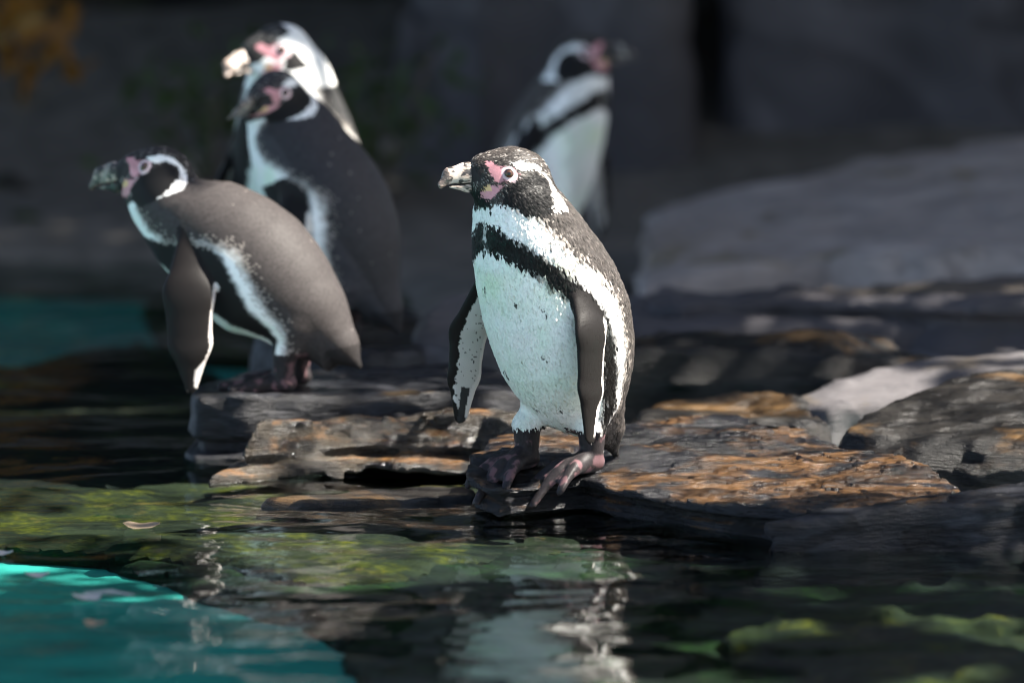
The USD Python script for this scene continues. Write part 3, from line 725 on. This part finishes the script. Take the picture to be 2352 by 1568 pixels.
        # head
        H = Vf - HC
        hx, hz = H[:, 0] + n2 * 0.007, H[:, 2] + n2 * 0.007
        hd = (H[:, 2] > -0.095) & (H[:, 0] > -0.12) & (Vf[:, 2] > 0.49)
        wb = hd & (poly_sdf(hx, hz, WHITEBAND) < 0) & (phi < 178)
        wb &= (H[:, 2] > -0.062)
        crown = hd & (H[:, 2] > -0.055) & (H[:, 0] > -0.10) & ~wb & (Vf[:, 2] > 0.535)
        cc = K * (0.35 + 0.9 * n3[:, None])
        col[crown] = cc[crown]
        sp = crown & (n3 + 0.6 * n2 > 0.76)
        col[sp] = (0.22, 0.20, 0.185)
        col[wb] = W
        if pale:
            wb = hd & (H[:, 2] > -0.08) & ~(crown & (H[:, 2] > 0.02 - 0.35 * H[:, 0]) & (H[:, 0] > -0.03))
            col[wb] = W
        wsp = wb & (H[:, 0] < -0.045) & (not pale) & (n3 > 0.72)
        col[wsp] = K
        ck = hd & (poly_sdf(hx, hz, CHEEK) < 0.002)
        throat = hd & (np.abs(H[:, 1]) < 0.03) & (H[:, 2] < -0.02) & (H[:, 2] > -0.056 + n2 * .012) & (H[:, 0] > 0.0)
        if pale:
            ck &= (H[:, 0] > -0.012) & (H[:, 2] > -0.035)
            throat &= False
        ckm = sstep(0.0018, -0.0018, poly_sdf(hx, hz, CHEEK)) * hd * (ck | ~np.bool_(pale))
        col = mix(np.maximum(ckm, throat * 1.0), B * 1.1)
        pd = np.minimum(poly_sdf(H[:, 0] + n1 * 0.006, H[:, 2] + n1 * 0.006, PINK), poly_sdf(H[:, 0] + n1 * 0.006, H[:, 2] + n1 * 0.006, PINK_LOW))
        pk = hd & (pd < 0) & (H[:, 0] > -0.005)
        pc = np.array([0.50, 0.235, 0.26]) * (0.9 + 0.25 * n3[:, None])
        col[pk] = pc[pk]
        edge = hd & pk & (pd > -0.005) & (n3 > 0.5) & (H[:, 0] < 0.03)
        col[edge] = (0.10, 0.06, 0.06)
        gl = hd & (H[:, 0] > 0.050) & (H[:, 2] < -0.012) & (H[:, 2] > -0.024) & pk
        col[gl] = (0.60, 0.40, 0.20)
        lore = hd & (H[:, 0] > 0.040) & (H[:, 2] > -0.006) & (H[:, 2] < 0.022) & (np.abs(H[:, 1]) < 0.030) & (H[:, 0] > 0.043)
        col[lore] = (0.02, 0.018, 0.018)
        er = np.hypot(H[:, 0] - 0.013, H[:, 2] - 0.009)
        ring = hd & (er < 0.0145) & (np.abs(H[:, 1]) > 0.02)
        col[ring] = (0.66, 0.48, 0.50)
        gloss[pk | ring] = 0.42; fw[pk | ring | lore] = 0
        fw[ck | throat] = 1.3
        # legs and feet
        lg = (Vf[:, 2] < 0.083) & ((np.abs(Vf[:, 1]) > 0.012) | (Vf[:, 2] < 0.045)) & (Vf[:, 0] > -0.062) & (rcone(Vf.astype(np.float32), (-0.095, 0, 0.10), (-0.138, 0, 0.028), 0.05, 0.03) > 0)
        pinkm = meshkit.fbm(Vf * np.array([60, 60, 40]), 4, seed + 31)
        fc = np.array([0.020, 0.017, 0.018]) * np.ones((len(Vf), 1))
        pm_ = sstep(0.54, 0.64, pinkm + 0.06 * (n3 - .5))[:, None]
        fc = fc * (0.6 + 0.8 * n3[:, None]) * (1 - pm_) + np.array([0.11, 0.062, 0.067]) * pm_
        col[lg] = fc[lg]; gloss[lg] = 0.5; fw[lg] = 0
        # tail
        tl_ = (Vf[:, 2] < 0.075) & (Vf[:, 0] < -0.09)
        col[tl_] = (K * (0.25 + 0.5 * n3[:, None]))[tl_]
        # flippers
        fid = fields(Vf)
        for k, (a, b, c, axis, ch, n) in enumerate(blades):
            s = fid == k
            if not s.any(): continue
            w = Vf[s] - a
            L = np.linalg.norm(c - a)
            t = w @ axis / L
            mid = (b - a) - axis * ((b - a) @ axis)
            tb = ((b - a) @ axis) / L
            bow = np.where(t < tb, t / tb, (1 - t) / (1 - tb))[:, None] * mid
            w2 = w - np.outer(w @ axis, axis) - bow
            cc_ = w2 @ ch; side_ = w2 @ n
            bn = meshkit.noise(Vf[s] * 210, seed + 50)
            bn2 = meshkit.fbm(Vf[s] * 110, 2, seed + 51)
            cs = np.tile(np.array([0.0075, 0.006, 0.0055]), (s.sum(), 1))
            inside = side_ < -0.001
            light_ = inside & (cc_ < 0.020 + 0.012 * (bn2 - .5) - 0.02 * sstep(0.3, 0.0, t) - 0.03 * sstep(0.86, 1.0, t)) & (t > 0.05)
            cs[light_] = (0.50, 0.47, 0.44)
            cs[light_ & (bn > 0.80)] = (0.03, 0.03, 0.03)
            cs[inside & (t > 0.80) & (np.abs(cc_ + 0.002) < 0.009)] = (0.03, 0.03, 0.03)
            tr = (cc_ < -0.0225 + 0.016 * sstep(0.55, 1.0, t) - 0.004 * sstep(0.3, 0, t)) & (np.abs(side_) < 0.0075) & (t > 0.15) & (t < 0.97)
            cs[tr] = (0.62, 0.58, 0.55)
            col[s] = cs; gloss[s] = 0.48; fw[s] = 0.9
        return col, gloss, fw, fid

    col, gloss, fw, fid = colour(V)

    # ---------- pose
    def pose(Vc, fid_):
        W = Vc.copy().astype(float)
        body_ref = np.interp(Vc[:, 2], [.49, .52, .56, .60], [0, .25, .8, 1.0])
        wh = np.where(fid_ >= 0, 0, body_ref)
        r = W - PIV
        an = np.radians(hpitch) * wh
        x, z = r[:, 0].copy(), r[:, 2].copy()
        r[:, 0] = x * np.cos(an) + z * np.sin(an); r[:, 2] = -x * np.sin(an) + z * np.cos(an)
        an = np.radians(hyaw) * wh
        x, y = r[:, 0].copy(), r[:, 1].copy()
        r[:, 0] = x * np.cos(an) - y * np.sin(an); r[:, 1] = x * np.sin(an) + y * np.cos(an)
        W = r + PIV
        if lean:
            wl = sstep(0.05, 0.22, Vc[:, 2]); wl = np.where(fid_ >= 0, 1.0, wl)
            tailw = (Vc[:, 0] < -0.09) & (Vc[:, 2] < .12)
            wl = np.where(tailw, np.maximum(wl, 0.45), wl)
            pv = np.array([-0.03, 0, 0.13]); r = W - pv
            an = np.radians(lean) * wl
            x, z = r[:, 0].copy(), r[:, 2].copy()
            r[:, 0] = x * np.cos(an) + z * np.sin(an); r[:, 2] = -x * np.sin(an) + z * np.cos(an)
            W = r + pv
        return W * scale
    VP = pose(V, fid)
    t = thing(name, label, 'penguin', group, loc, heading)
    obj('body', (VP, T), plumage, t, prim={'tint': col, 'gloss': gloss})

    # ---------- bill, eyes, claws
    hb = 0.0016 if feathers else 0.0028
    bx = np.arange(0.02, 0.162, hb); by = np.arange(-0.03, 0.03, hb); bz = np.arange(-0.055, 0.045, hb)
    q = np.stack(np.meshgrid(bx, by, bz, indexing='ij'), -1)
    sh = q.shape[:3]; q = q.reshape(-1, 3).astype(np.float32) * np.array([1, 1.45, 1], np.float32)
    upp = smin(rcone(q, (0.040, 0, 0.004), (0.085, 0, 0.007), 0.0245, 0.0205), rcone(q, (0.085, 0, 0.007), (0.118, 0, 0.005), 0.0205, 0.0140), 0.008)
    upp = smin(upp, rcone(q, (0.114, 0, 0.005), (0.138, 0, -0.012), 0.0135, 0.0060), 0.008)
    low = smin(rcone(q, (0.040, 0, -0.017), (0.085, 0, -0.016), 0.0145, 0.0115), rcone(q, (0.085, 0, -0.016), (0.116, 0, -0.0135), 0.0115, 0.0065), 0.006)
    F = np.minimum(np.maximum(upp, -(q[:, 2] + 0.0065 + 0.10 * (q[:, 0] - 0.05))), np.maximum(low, q[:, 2] + 0.0085 + 0.10 * (q[:, 0] - 0.05)))
    hook = rcone(q, (0.122, 0, -0.002), (0.139, 0, -0.016), 0.0100, 0.0045)
    F = np.minimum(F, hook).reshape(sh)
    bv, bt = surface_nets(F, (bx[0], by[0], bz[0]), hb)
    mb = trimesh.Trimesh(bv, bt, process=False); trimesh.smoothing.filter_taubin(mb, iterations=4); bv = np.array(mb.vertices)
    nn = meshkit.fbm(bv * np.array([70, 70, 160]), 3, seed + 61); n4 = meshkit.noise(bv * np.array([160, 160, 420]), seed + 62)
    bc = np.tile(np.array([0.030, 0.027, 0.025]), (len(bv), 1))
    mm = sstep(0.60, 0.76, nn + 0.3 * n4 + 2.0 * np.clip(bv[:, 0] - 0.080, 0, 0.05) - bill_dark)[:, None]
    bc = bc * (1 - mm) + np.array([0.47, 0.37, 0.31]) * mm
    bandm = (np.abs(bv[:, 0] - 0.108 + 0.4 * (bv[:, 2])) < 0.007)
    bc[bandm] = (0.46, 0.40, 0.35) if not bill_dark else (0.2, 0.18, 0.16)
    tipm = bv[:, 0] > 0.122
    bc[tipm & (n4 > 0.45)] = (0.10, 0.08, 0.07)
    bc[(np.abs(bv[:, 2] + 0.0075 + 0.1 * (bv[:, 0] - .05)) < 0.0018)] = (0.06, 0.04, 0.03)
    bc[(bv[:, 0] < 0.062) & (bv[:, 2] < -0.010)] = (0.58, 0.40, 0.22)
    ones = -np.ones(len(bv), int)
    obj('bill', (pose(bv + HC, ones), bt), horn, t, prim={'tint': bc})
    for s in (1, -1):
        ev = trimesh.creation.icosphere(3, 0.0098)
        ec0 = HC + np.array([0.013, s * 0.0385, 0.009])
        near = V[np.hypot(V[:, 0] - ec0[0], V[:, 2] - ec0[2]) < 0.006]
        near = near[near[:, 1] * s > 0.01]
        if len(near): ec0[1] = s * (np.abs(near[:, 1]).max() - 0.0062)
        v = np.array(ev.vertices)
        d = np.degrees(np.arccos(np.clip((v @ np.array([0.25, s * 0.95, 0.08])) / 0.0098, -1, 1)))
        tc = np.tile(np.array([0.012, 0.010, 0.010]), (len(v), 1))
        tc[d < 46] = (0.075, 0.028, 0.012); tc[d < 22] = (0.005, 0.004, 0.004)
        obj('eye', (pose(v + ec0, -np.ones(len(v), int)), np.array(ev.faces)), eye_wet, t, prim={'tint': tc})
    if feathers:
        for (fx, fy), fa in feet:
            for ta, L in ((-28, 0.108), (0, 0.126), (28, 0.105)):
                a = math.radians(fa + ta)
                base = np.array([fx + (L - .004) * math.cos(a), fy + (L - .004) * math.sin(a), 0.009 - toe_drop * 12 * max(L * math.cos(math.radians(ta)) - .045, 0) ** 1.5])
                cl = trimesh.creation.cone(0.0048, 0.020, sections=8)
                cl.apply_transform(trimesh.transformations.rotation_matrix(math.radians(108), [0, 1, 0]))
                cl.apply_transform(trimesh.transformations.rotation_matrix(a, [0, 0, 1])); cl.apply_translation(base)
                obj('claw', trimesh.Trimesh(cl.vertices * scale, cl.faces), claw_m, t)

    # ---------- contour feathers, each a small folded vane lying on the skin
    if feathers:
        mp = trimesh.Trimesh(VP, T, process=False)
        vn = np.array(mp.vertex_normals)
        area = mp.area_faces * fw[T].mean(1)
        dens = np.where(V[T].mean(1)[:, 2] > 0.52, 2.4, 1.0)
        pr = area * dens; pr = pr / pr.sum()
        fi = rng.choice(len(T), feathers, p=pr)
        bc_ = rng.dirichlet((1, 1, 1), feathers)
        Pp = (VP[T[fi]] * bc_[:, :, None]).sum(1); Pc = (V[T[fi]] * bc_[:, :, None]).sum(1)
        N = (vn[T[fi]] * bc_[:, :, None]).sum(1); N /= np.linalg.norm(N, axis=1, keepdims=True)
        f0 = fields(Pc)
        jit = np.where(Pc[:, 2:3] > 0.52, 0.0016, 0.0032) * rng.normal(0, 1, Pc.shape) * (f0 < 0)[:, None]
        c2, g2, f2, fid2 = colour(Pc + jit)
        headw = sstep(0.50, 0.56, Pc[:, 2])
        down = np.tile(np.array([-0.32, 0, -1.0]), (feathers, 1))
        away = Pc - (HC + np.array([0.075, 0, 0.02])); away /= np.linalg.norm(away, axis=1, keepdims=True)
        away = away + np.array([-0.2, 0, -0.35])
        ya = np.radians(hyaw) * headw
        aw = away.copy(); aw[:, 0] = away[:, 0] * np.cos(ya) - away[:, 1] * np.sin(ya); aw[:, 1] = away[:, 0] * np.sin(ya) + away[:, 1] * np.cos(ya)
        D = down * (1 - headw)[:, None] + aw * headw[:, None] + rng.normal(0, 0.13, (feathers, 3))
        D -= N * (D * N).sum(1, keepdims=True); D /= np.linalg.norm(D, axis=1, keepdims=True)
        onf = fid2 >= 0
        for k, bl in enumerate(blades):
            q = fid2 == k; dd = bl[3] + rng.normal(0, .12, (q.sum(), 3)); dd -= N[q] * (dd * N[q]).sum(1, keepdims=True); D[q] = dd / np.linalg.norm(dd, axis=1, keepdims=True)
        S = np.cross(N, D)
        dark = c2.mean(1) < 0.3
        L = np.where(headw > .5, 0.0085, 0.0135) * rng.uniform(0.75, 1.3, feathers) * np.where(dark, 1.0, 0.8) * np.where(onf, 0.42, 1.0)
        Wd = L * np.where(headw > .5, 0.17, 0.26)
        lift = np.where(headw > .5, 0.17, 0.10) * rng.uniform(0.3, 1.6, feathers) * np.where(dark, 1.1, 0.55) * np.where(onf, 0.6, 1.0)
        root = Pp - N * 0.0008
        e = lambda a: np.asarray(a)[:, None]
        v0 = root; v1 = root + D * e(L * .5) + S * e(Wd) + N * e(L * .5 * lift - .0002); v2 = root + D * e(L * .5) - S * e(Wd) + N * e(L * .5 * lift - .0002)
        v3 = root + D * e(L * .5) + N * e(L * .5 * lift + Wd * .35 + .0004); v4 = root + D * e(L) + N * e(L * lift)
        FV = np.stack([v0, v1, v2, v3, v4], 1).reshape(-1, 3)
        base = np.arange(feathers)[:, None] * 5
        FT = np.concatenate([base + np.array(k) for k in ((0, 3, 1), (0, 2, 3), (1, 3, 4), (3, 2, 4))])
        nrm = np.stack([N, N + .35 * S, N - .35 * S, N + .1 * D, N + .25 * D], 1).reshape(-1, 3)
        nrm += np.repeat(rng.normal(0, 1, (feathers, 3)) * np.where(dark, 0.10, 0.19)[:, None], 5, 0)
        nrm /= np.linalg.norm(nrm, axis=1, keepdims=True)
        tone = rng.uniform(0.75, 1.25, feathers)
        fc = np.repeat(c2 * np.where(dark, tone, 0.84 + 0.13 * tone)[:, None], 5, 0).reshape(feathers, 5, 3)
        isback = dark & (c2.mean(1) > 0.022) & ~onf
        tone = np.where(onf & dark, rng.uniform(.6, 1.8, feathers) * np.where(rng.random(feathers) < .12, 3.5, 1.0), tone)
        tip = np.where(isback & (rng.random(feathers) < 0.55), rng.uniform(1.4, 3.2, feathers), 1.0)
        fc[:, 4] *= tip[:, None]; fc[:, 0] *= 0.7
        fc = np.clip(fc, 0, 0.85).reshape(-1, 3)
        gl = np.repeat(np.where(dark, rng.uniform(0.28, 0.55, feathers), 0.6), 5)
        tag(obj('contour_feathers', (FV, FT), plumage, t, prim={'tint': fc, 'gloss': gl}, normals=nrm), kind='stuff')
    return t


P0 = P(1290, 1070, 0.0)
Z0 = ground_at(P0[0], P0[1], 0.07, SLAB_Z)
flips_main = [((0.046, 0.098, 0.425), (0.058, 0.150, 0.285), (0.066, 0.158, 0.075), (1, 0.1, 0)),
              ((0.062, -0.100, 0.420), (0.088, -0.178, 0.265), (0.096, -0.196, 0.085), (0.93, -0.35, 0))]
make_penguin('penguin', 'front penguin in sharp focus standing upright on the rusty slab, spotted pale belly', (P0[0], P0[1], Z0 - 0.005), 221, h=0.0025, hyaw=-24, hpitch=0,
             flips=flips_main, bill_dark=0.0, feet=[((-0.010, 0.064), -8), ((0.050, -0.060), 4)], feathers=34000, toe_drop=0.22,
             belly_spots=[(-12, .405, .0035), (33, .27, .0045), (-18, .235, .005), (-5, .158, .004), (30, .155, .005), (20, .385, .003), (45, .36, .004)], seed=11)
hang = lambda fx=0.0, out=0.0: [((0.046, 0.100, 0.425), (0.050 + fx * .4, 0.150 + out * .5, 0.285), (0.050 + fx, 0.160 + out, 0.085), (1, 0.1, 0)),
                                ((0.046, -0.100, 0.425), (0.050 + fx * .4, -0.150 - out * .5, 0.285), (0.050 + fx, -0.160 - out, 0.085), (1, -0.1, 0))]
flips_left = [((0.046, 0.100, 0.425), (0.102, 0.165, 0.300), (0.188, 0.195, 0.110), (1, 0.5, 0.3)),
              ((0.046, -0.100, 0.425), (0.06, -0.150, 0.285), (0.09, -0.160, 0.085), (1, -0.1, 0))]
PL = P(668, 874, 0.83)
make_penguin('penguin', 'left penguin leaning forward in profile over the water', (PL[0], PL[1], ground_at(PL[0], PL[1]) - .004), 160, lean=29, hyaw=18, hpitch=-24, flips=flips_left, seed=21, scale=0.97, back_curve=BACK_LEFT, outer_curve=OUTER_LEFT, flip_width=1.4, inner_k=0.60, bill_dark=0.14, brown=(0.038, 0.033, 0.032))
PB = P(785, 775, 1.6)
make_penguin('penguin', 'dark-backed penguin at rear left with shaded lowered head', (PB[0], PB[1], ground_at(PB[0], PB[1]) - .004), 160, lean=4, hyaw=74, hpitch=14, flips=hang(), seed=31, breast_band=False, scale=0.965, back_curve=BACK_LEFT, outer_curve=OUTER_LEFT, inner_k=0.75, brown=(0.036, 0.034, 0.038), bill_dark=0.1)
PA = P(690, 732, 2.2)
make_penguin('penguin', 'tall rear penguin whose white and pink head is in full sun', (PA[0], PA[1], ground_at(PA[0], PA[1]) - .004), 258, hyaw=-44, hpitch=16, flips=hang(0, .02), seed=41, scale=1.07, brown=(.03, .03, .03), pale=True, back_curve=BACK_DARK, inner_k=0.5)
PR = P(1245, 645, 3.9)
make_penguin('penguin', 'penguin at the back looking right, with a black band across its white chest', (PR[0], PR[1], ground_at(PR[0], PR[1], 0.1, 0.09) - .004), 322, hyaw=34, hpitch=-4, flips=hang(-.02, .06), seed=51, scale=0.98, bill_dark=0.2, lat=0.92)
